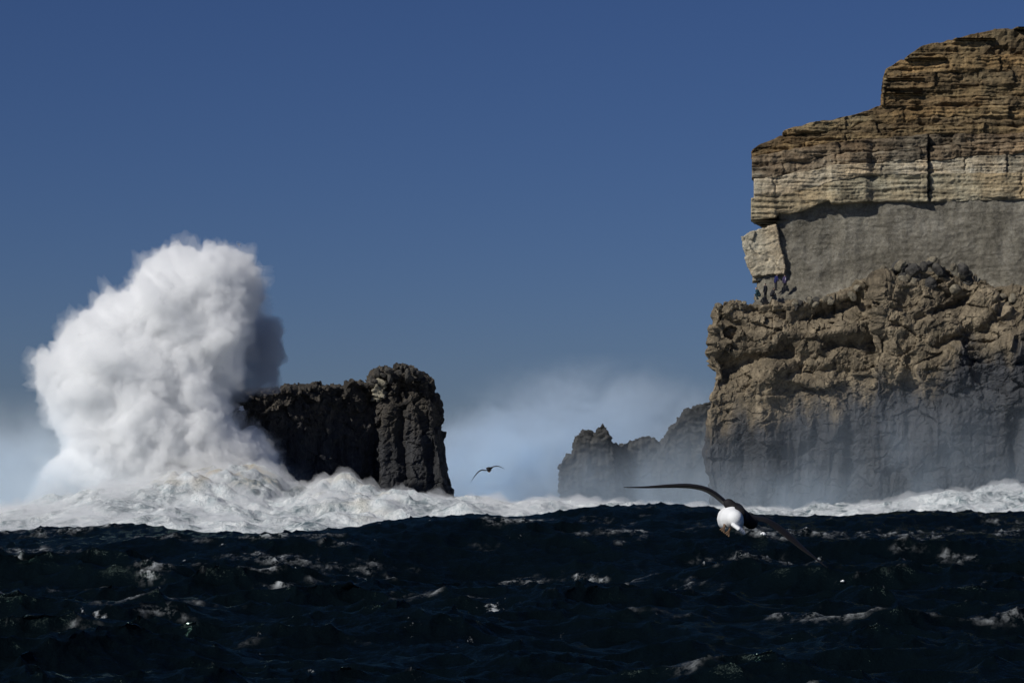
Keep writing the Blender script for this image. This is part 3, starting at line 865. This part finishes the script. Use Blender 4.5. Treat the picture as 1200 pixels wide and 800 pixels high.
# thin shaded veil blown back behind the plume; shade also mixed into its colour
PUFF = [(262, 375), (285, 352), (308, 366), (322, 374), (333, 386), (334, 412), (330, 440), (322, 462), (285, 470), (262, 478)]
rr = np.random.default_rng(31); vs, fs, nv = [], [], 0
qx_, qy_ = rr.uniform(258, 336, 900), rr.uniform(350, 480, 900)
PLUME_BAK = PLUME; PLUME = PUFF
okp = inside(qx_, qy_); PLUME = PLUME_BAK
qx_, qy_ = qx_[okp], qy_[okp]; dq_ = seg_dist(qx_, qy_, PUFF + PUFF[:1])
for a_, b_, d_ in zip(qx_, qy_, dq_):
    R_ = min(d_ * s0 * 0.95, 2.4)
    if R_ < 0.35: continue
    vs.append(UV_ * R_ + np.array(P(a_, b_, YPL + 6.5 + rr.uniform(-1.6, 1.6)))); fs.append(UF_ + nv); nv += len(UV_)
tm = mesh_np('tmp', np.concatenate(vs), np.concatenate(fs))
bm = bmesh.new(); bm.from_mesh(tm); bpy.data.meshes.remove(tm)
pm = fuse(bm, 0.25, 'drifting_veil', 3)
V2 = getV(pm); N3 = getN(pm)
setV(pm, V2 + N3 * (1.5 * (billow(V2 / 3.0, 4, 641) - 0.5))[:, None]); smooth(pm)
k2 = MB('shade_tinted_veil'); k2.n.remove(k2.b)
pv2 = k2.n.new('ShaderNodeVolumePrincipled'); pv2.inputs['Color'].default_value = (.66, .70, .76, 1); pv2.inputs['Density'].default_value = 0.5  # spray colour darkened to deepen the plume's shade on it
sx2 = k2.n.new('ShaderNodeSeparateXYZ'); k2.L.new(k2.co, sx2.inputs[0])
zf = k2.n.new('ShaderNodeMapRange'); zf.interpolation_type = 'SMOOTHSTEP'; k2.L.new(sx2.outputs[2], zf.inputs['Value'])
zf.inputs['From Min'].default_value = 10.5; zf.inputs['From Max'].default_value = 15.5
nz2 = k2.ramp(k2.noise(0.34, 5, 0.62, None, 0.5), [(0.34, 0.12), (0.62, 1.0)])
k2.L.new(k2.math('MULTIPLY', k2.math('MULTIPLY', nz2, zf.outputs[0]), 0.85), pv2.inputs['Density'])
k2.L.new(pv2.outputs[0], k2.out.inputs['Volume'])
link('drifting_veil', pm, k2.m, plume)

# ------------------------------------------------------------------ drifting spray mist
def mist(name, px0, px1, py0, py1, Y0, Y1, dens, blobs, nscale=0.09, lo=0.35, hi=0.75, stretch=(1, 1, 1), col=(.76, .88, .99)):
    """a closed box of drifting spray; blobs = soft ellipsoids (px, py, Y, rx, ry, rz in metres, weight) where it hangs"""
    Ym = (Y0 + Y1) / 2
    a = (XP(px0, Ym), Y0, ZP(py1, Ym)); b = (XP(px1, Ym), Y1, ZP(py0, Ym))
    bm = bmesh.new(); bm_prism(bm, [(a[0], a[1]), (b[0], a[1]), (b[0], b[1]), (a[0], b[1])], a[2], b[2])
    me = bpy.data.meshes.new(name); bm.to_mesh(me); bm.free()
    k = MB(name + '_air'); k.n.remove(k.b)
    tot = None
    for (bx_, by_, bY, rx, ry, rz, wt) in blobs:
        mp = k.n.new('ShaderNodeMapping'); mp.vector_type = 'TEXTURE'
        mp.inputs['Location'].default_value = P(bx_, by_, bY); mp.inputs['Scale'].default_value = (rx, ry, rz)
        k.L.new(k.co, mp.inputs['Vector'])
        ln = k.n.new('ShaderNodeVectorMath'); ln.operation = 'LENGTH'; k.L.new(mp.outputs[0], ln.inputs[0])
        mr = k.n.new('ShaderNodeMapRange'); mr.interpolation_type = 'SMOOTHERSTEP'
        k.L.new(ln.outputs['Value'], mr.inputs['Value'])
        mr.inputs['From Min'].default_value = 1.0; mr.inputs['From Max'].default_value = 0.0
        mr.inputs['To Min'].default_value = 0.0; mr.inputs['To Max'].default_value = wt
        tot = mr.outputs[0] if tot is None else k.math('ADD', tot, mr.outputs[0])
    nz = k.noise(nscale, 6, 0.62, k.map(stretch), 0.8)
    d = k.math('MULTIPLY', tot, k.ramp(nz, [(lo, 0.08), (hi, 1.0)]))
    pv_ = k.n.new('ShaderNodeVolumePrincipled'); pv_.inputs['Color'].default_value = (*col, 1); pv_.inputs['Anisotropy'].default_value = 0.2
    k.L.new(k.math('MULTIPLY', d, dens), pv_.inputs['Density'])
    k.L.new(pv_.outputs[0], k.out.inputs['Volume'])
    o = link(name, me, k.m); o['kind'] = 'stuff'
    tag(o, {'far_mist': 'pale spray mist drifting between the rock island and the pinnacle', 'cliff_mist': 'thin veil of spray hanging at the foot of the cliff',
            'wave_mist': 'white spray haze around the base of the exploding wave'}[name], 'mist')
    return o
mist('far_mist', 400, 960, 415, 625, 345, 420, 0.72, [(700, 585, 380, 34, 34, 24, 0.75), (565, 605, 375, 30, 30, 18, 1.0), (625, 575, 365, 15, 14, 11, 1.3)], 0.13, 0.43, 0.62, (1, 1, 1.3), (.81, .905, .985))
mist('cliff_mist', 560, 1290, 440, 625, 266, 311.5, 0.14, [(815, 590, 298, 14, 15, 14, 1.3), (900, 600, 279, 18, 10, 9, 0.9), (1090, 600, 277, 42, 10, 19, 0.8), (700, 600, 303, 17, 12, 11, 1.7)], 0.16, stretch=(1, 1, 0.45))
mist('wave_mist', -260, 420, 450, 625, 214, 262, 0.45, [(-10, 592, 246, 20, 15, 13, 1.0), (70, 596, 236, 14, 12, 6, 0.7), (300, 590, 250, 9, 7, 6, 0.6)], 0.14, 0.36, 0.66, (1, 1, 1.2), (.84, .92, .985))

# ------------------------------------------------------------------ albatrosses
def plain(name, col, rough=0.7, var=0.25, sc_=14.0):
    k = MB(name)
    c = k.mix(k.noise(sc_, 4, 0.6), tuple(v * (1 - var) for v in col), tuple(min(v * (1 + var), 0.95) for v in col))
    return k.fin(c, rough, k.bump(k.noise(sc_ * 6, 3, 0.6), 0.004, 0.5), 0.25)
M_white = plain('white_plumage', (.78, .79, .80), 0.8, 0.06)
M_dark = plain('black_plumage', (.012, .011, .012), 0.75)
M_wing = plain('sooty_wing', (.011, .010, .010), 0.6)
M_vane = plain('grey_flight_feathers', (.19, .185, .17), 0.55, 0.2)
M_foot = plain('dusky_brown_foot', (.16, .10, .06), 0.6)
M_bill = plain('yellow_bill', (.50, .34, .12), 0.4)

def wing_mesh(pts, roll, thick=0.24):
    """pts: (position, chord, sweep back towards the tail); sections lie along the flight direction (+Y)"""
    ns, V, nsec = 22, [], 40
    t = np.linspace(0, 1, len(pts)); tt = np.linspace(0, 1, nsec)
    A = np.array([p[0] for p in pts], float)
    pos = np.stack([np.interp(tt, t, A[:, k]) for k in range(3)], 1)
    for _ in range(6):
        pos[1:-1] = (pos[:-2] + 2 * pos[1:-1] + pos[2:]) / 4
    ch = np.interp(tt, t, [p[1] for p in pts]); rl = np.interp(tt, t, roll)
    tang = np.gradient(pos, axis=0); tang /= np.linalg.norm(tang, axis=1)[:, None]
    for i in range(nsec):
        f = np.array([0, 1.0, 0]); f = f - tang[i] * f.dot(tang[i]); f /= np.linalg.norm(f)
        up = np.cross(tang[i], f); up *= 1 if up[2] > 0 else -1
        c_, s_ = math.cos(rl[i]), math.sin(rl[i])
        f, up = f * c_ + up * s_, up * c_ - f * s_
        for k_ in range(ns):
            a = 2 * math.pi * k_ / ns
            u = math.cos(a)                       # +1 leading edge, -1 trailing edge
            th = thick * (0.28 + 0.72 * math.sqrt(max(0, (u + 1) / 2))) * math.sin(a) * 0.5
            camber = 0.07 * (1 - u * u)
            V.append(pos[i] + ch[i] * (f * (u * 0.5 - 0.25) + up * (th + camber)))
    q = grid_quads(nsec, ns, True)
    me = mesh_np('wing', V, q)
    bm = bmesh.new(); bm.from_mesh(me); bm.verts.ensure_lookup_table()
    bm.faces.new([bm.verts[k] for k in range(ns)][::-1]); bm.faces.new([bm.verts[(nsec - 1) * ns + k] for k in range(ns)])
    bmesh.ops.recalc_face_normals(bm, faces=bm.faces); bm.to_mesh(me); bm.free()
    smooth(me)
    me.materials.append(M_wing); me.materials.append(M_vane)
    for f_ in range((nsec - 1) * ns):
        k_ = f_ % ns
        if ns * 0.62 < k_ < ns * 0.84 and 2 < f_ // ns < nsec - 7: me.polygons[f_].material_index = 1
    return me

def bird(label, Y, body_px, lw, rw, lroll, rroll, bank, group, scale=1.0, dark_belly=False, chord=0.235):
    b = Vector(P(*body_px, Y))
    t = thing('albatross', label, 'albatross', b, group)
    S = scale
    side = Vector((math.cos(bank), 0, -math.sin(bank))); up = Vector((math.sin(bank), 0, math.cos(bank)))
    fw = Vector((0, 1, 0))
    def at(s_, f_, u_): return b + (side * s_ + fw * f_ + up * u_) * S
    bm = bmesh.new()
    for f0, f1, r0, r1, u0, u1 in ((-0.34, -0.14, .085, .130, .0, -.008), (-0.14, 0.12, .130, .135, -.008, -.01), (0.12, 0.34, .130, .080, -.01, .01), (0.34, 0.46, .080, .062, .01, .03)):
        bm_capsule(bm, at(0, f0, u0), at(0, f1, u1), r0 * S, r1 * S)
    bm_capsule(bm, at(0, .46, .03), at(0, .54, .035), .066 * S, .055 * S)
    me = fuse(bm, 0.016 * S, 'body', 3); smooth(me)
    link('body', me, M_dark if dark_belly else M_white, t)
    # dark back between the wings
    bm = bmesh.new()
    bm_capsule(bm, at(.02, -.24, .060), at(0, .16, .082), .080 * S, .095 * S)
    bm_capsule(bm, at(-.12, -.10, .090), at(.17, -.10, .080), .055 * S, .070 * S)
    bm_capsule(bm, at(.08, -.16, .05), at(.10, .05, .05), .06 * S, .06 * S)
    me = fuse(bm, 0.014 * S, 'mantle', 4); smooth(me); link('mantle', me, M_dark, t)
    # bill
    bm = bmesh.new(); bm_capsule(bm, at(0, .58, .03), at(0, .68, .02), .022 * S, .012 * S); bm_capsule(bm, at(0, .68, .02), at(0, .70, .0), .013 * S, .006 * S)
    me = fuse(bm, 0.006 * S, 'bill'); smooth(me); link('bill', me, M_bill, t)
    # tail: a short fan of feathers
    bm = bmesh.new()
    for k_ in range(-3, 4):
        a = k_ * 0.11
        bm_capsule(bm, at(.05 + math.sin(a) * .05, -.24, -.03), at(.085 + math.sin(a) * .20, -.44 + abs(k_) * .012, -.06), .026 * S, .022 * S, 8)
    me = fuse(bm, .008 * S, 'tail', 3); smooth(me)
    link('tail', me, M_white if not dark_belly else M_dark, t)
    # trailing webbed feet
    for s_ in (-1, 1):
        bm = bmesh.new()
        bm_capsule(bm, at(s_ * .035, -.22, -.10), at(s_ * .03, -.36, -.135), .014 * S, .012 * S)
        for w_ in (-1, 0, 1):
            bm_capsule(bm, at(s_ * .03, -.36, -.135), at(s_ * .03 + w_ * .022, -.45, -.175), .012 * S, .009 * S)
        me = fuse(bm, 0.006 * S, 'foot'); smooth(me); link('foot', me, M_foot, t)
    for pts, rl in ((lw, lroll), (rw, rroll)):
        n_ = len(pts)
        secs = []
        for k_, (px, py) in enumerate(pts):
            f_ = k_ / (n_ - 1)
            sweep = 0.10 * math.sin(f_ * math.pi) - 0.28 * f_ ** 2
            x_, y_, z_ = P(px, py, Y)
            c_ = chord * S * (1.0 - 0.25 * f_ - 0.62 * max(0, f_ - 0.62) / 0.38)
            secs.append(((x_, y_ + (sweep + 0.05) * S, z_), c_))
        link('wing', wing_mesh(secs, rl), None, t)
    return t
bird('large black and white albatross gliding low over dark water with wings spread', 25.5, (857.5, 607),
     [(868, 601), (852, 593), (838, 580), (825, 573), (805, 570), (780, 570.5), (755, 571.5), (730, 571)],
     [(868, 604), (884, 608), (898, 609), (914, 618), (929, 631), (944, 646), (956, 656), (967, 665)],
     [-0.04, -0.06, -0.08, -0.08, -0.07, -0.06, -0.04, 0.0], [0.05, 0.08, 0.14, 0.26, 0.30, 0.22, 0.10, 0.05], math.radians(38), 'albatrosses over the sea')
bird('small distant dark albatross gliding through mist beside the rock island', 165.0, (573, 550),
     [(572, 551), (568, 551), (565, 550), (561, 552), (557, 556.5), (554, 561), (551.5, 566)],
     [(573, 549.5), (576, 547.5), (580, 546), (584, 546), (588, 547.5), (592, 550)],
     [0.1, 0.15, 0.2, 0.25, 0.25, 0.2, 0.1], [0.1, 0.15, 0.2, 0.2, 0.15, 0.1], math.radians(-8), 'albatrosses over the sea', 1.05, True, 0.26)

# small clumps of blown foam on the dark water
def foam_clump(px, py, rad, label, seed):
    Yg = np.linspace(30, 130, 900); xg = (px - 600) * Yg / F
    X_, Y_, Z_, J_ = sea_surface(xg, Yg)
    vis = HZ - (Z_ - CAMH) * F / Y_
    k_ = int(np.argmin(np.abs(vis - py)))
    p = Vector((X_[k_], Y_[k_], Z_[k_] + rad * 0.4))
    bm = bmesh.new(); r_ = random.Random(seed)
    for _ in range(14):
        d = Vector((r_.gauss(0, .42), r_.gauss(0, .42), abs(r_.gauss(0, .3)))) * rad
        bm_capsule(bm, p + d, p + d + Vector((0, 0, .02 * rad)), rad * r_.uniform(.35, .6), rad * r_.uniform(.3, .5), 8)
    me = fuse(bm, rad * 0.12, 'foam_clump', 1); smooth(me)
    o = link('foam_clump', me, M_core); tag(o, label, 'foam')
foam_clump(897, 627, 0.13, 'round white clump of foam on dark water below the wing of the large albatross', 4)
foam_clump(980, 681, 0.07, 'tiny white fleck of foam on dark water past the lowered wing tip', 6)

# ------------------------------------------------------------------ people on the ledge
M_skin = plain('skin', (.45, .30, .22), 0.6)
M_hair = plain('dark_hair', (.03, .022, .018), 0.8)
def cloth(name, c): return plain(name, c, 0.85, 0.2, 6.0)
C_navy, C_black, C_trs = cloth('navy_cloth', (.012, .015, .075)), cloth('black_cloth', (.012, .013, .018)), cloth('charcoal_cloth', (.02, .02, .024))
C_teal, C_pale, C_purple = cloth('dark_teal_cloth', (.015, .04, .05)), cloth('pale_grey_cloth', (.42, .42, .46)), cloth('dusky_purple_cloth', (.05, .04, .09))
def person(label, px, py, Y, h, jacket, trousers, pose, face, stripe=None):
    """pose: stand, lean, crouch; face = heading angle (0 looks away from the sea)"""
    o0 = Vector(P(px, py, Y)); t = thing('person', label, 'person', o0, 'people standing on the cliff ledge')
    ca, sa = math.cos(face), math.sin(face)
    def at(x, y, z): return o0 + Vector((x * ca - y * sa, x * sa + y * ca, z)) * (h / 1.75)
    k_ = h / 1.75
    if pose == 'crouch':
        hip, chest, head = (0, -.12, .48), (0, .10, .90), (0, .20, 1.16)
        knee = [(-.13, .26, .50), (.13, .26, .50)]; foot = [(-.12, 0, .05), (.12, .02, .05)]
        hand = [(-.16, .36, .55), (.16, .38, .55)]; elb = [(-.26, .16, .66), (.26, .18, .66)]
    else:
        ln = 0.10 if pose == 'lean' else 0.0
        hip, chest, head = (0, 0, .92), (0, ln, 1.36), (0, ln * 1.6 + .02, 1.63)
        knee = [(-.10, .05, .50), (.11, .02, .50)]; foot = [(-.11, -.02, .05), (.13, .0, .05)]
        hand = [(-.24, .10 + ln, .82), (.22, .20 + ln, .98)]; elb = [(-.28, ln - .03, 1.10), (.28, ln, 1.10)]
    sh = [(-.19, chest[1], chest[2] + .06), (.19, chest[1], chest[2] + .06)]
    def caps(lst, vox, name, mat, sm=2, parent=None):
        bm = bmesh.new()
        for a, b_, ra, rb in lst: bm_capsule(bm, at(*a), at(*b_), ra * k_, rb * k_, 10)
        me = fuse(bm, vox, name, sm); smooth(me); return link(name, me, mat, parent or t)
    nk = (0, chest[1] + .01, chest[2] + .14)
    body = [(hip, chest, .14, .15), (chest, nk, .10, .055), (nk, head, .055, .06), (head, (head[0], head[1] + .015, head[2] + .06), .085, .09),
            ((0, head[1] + .085, head[2]), (0, head[1] + .105, head[2] - .02), .018, .016), ((-.088, head[1], head[2] + .01), (-.095, head[1], head[2] + .03), .02, .018), ((.088, head[1], head[2] + .01), (.095, head[1], head[2] + .03), .02, .018)]
    for j in (0, 1):
        hs = (-.09 if j == 0 else .09, hip[1], hip[2])
        body += [(hs, knee[j], .095, .062), (knee[j], foot[j], .06, .042), (foot[j], (foot[j][0], foot[j][1] + .14, .035), .042, .035)]
        body += [(sh[j], elb[j], .058, .045), (elb[j], hand[j], .042, .030)]
        hx, hy, hz = hand[j]
        body += [((hx, hy, hz), (hx, hy + .03, hz - .05), .034, .030)]
        for f_ in range(4): body.append(((hx + (f_ - 1.5) * .018, hy + .03, hz - .06), (hx + (f_ - 1.5) * .02, hy + .05 + .004 * f_, hz - .12 + .006 * abs(f_ - 1)), .0095, .008))
        body.append(((hx - .03 if j else hx + .03, hy + .01, hz - .02), (hx - .055 if j else hx + .055, hy + .04, hz - .06), .011, .009))
    caps(body, 0.016 * k_, 'body', M_skin)
    jk = [(hip, chest, .20, .215), (chest, (0, chest[1] + .01, chest[2] + .09), .15, .085)]
    for j in (0, 1): jk += [(sh[j], elb[j], .08, .066), (elb[j], hand[j], .064, .048)]
    caps(jk, 0.022 * k_, 'jacket', jacket)
    tr = []
    for j in (0, 1):
        hs = (-.09 if j == 0 else .09, hip[1], hip[2] - .02)
        tr += [(hs, knee[j], .118, .085), (knee[j], foot[j], .082, .066)]
    caps(tr, 0.02 * k_, 'trousers', trousers)
    for j in (0, 1):
        caps([((foot[j][0], foot[j][1] - .03, .045), (foot[j][0], foot[j][1] + .15, .04), .055, .048)], 0.02 * k_, 'boot', C_black, 1)
    caps([((0, head[1] - .015, head[2] + .055), (0, head[1] - .03, head[2] + .085), .098, .088)], 0.018 * k_, 'hair', M_hair)
    if stripe:
        caps([((-.17, chest[1] + .05, chest[2] - .02), (-.16, hip[1] + .06, hip[2]), .05, .05)] if stripe == 'side' else
             [((.0, chest[1] - .14, chest[2] - .02), (.0, hip[1] - .13, hip[2] + .12), .085, .07)], 0.02 * k_, 'bag' if stripe == 'side' else 'backpack', C_pale)
    return t
person('standing person in a navy blue jacket and dark trousers higher on the ledge', 909, 340.2, 290.2, 1.86, C_navy, C_trs, 'lean', math.radians(-60))
person('standing person in dark clothing with a pale patch on the back', 920, 340.2, 290.2, 1.78, C_purple, C_trs, 'stand', math.radians(15), 'back')
person('person in black with a pale bag at the side on the ledge edge', 897, 350.6, 289.3, 1.75, C_black, C_black, 'stand', math.radians(40), 'side')
person('person in dark teal at the outermost tip of the ledge against the sky', 888.5, 350.8, 289.4, 1.8, C_teal, C_teal, 'crouch', math.radians(90))
person('crouching person in charcoal clothing on the ledge between the others', 905, 350.6, 289.3, 1.75, C_trs, C_black, 'crouch', math.radians(-70))
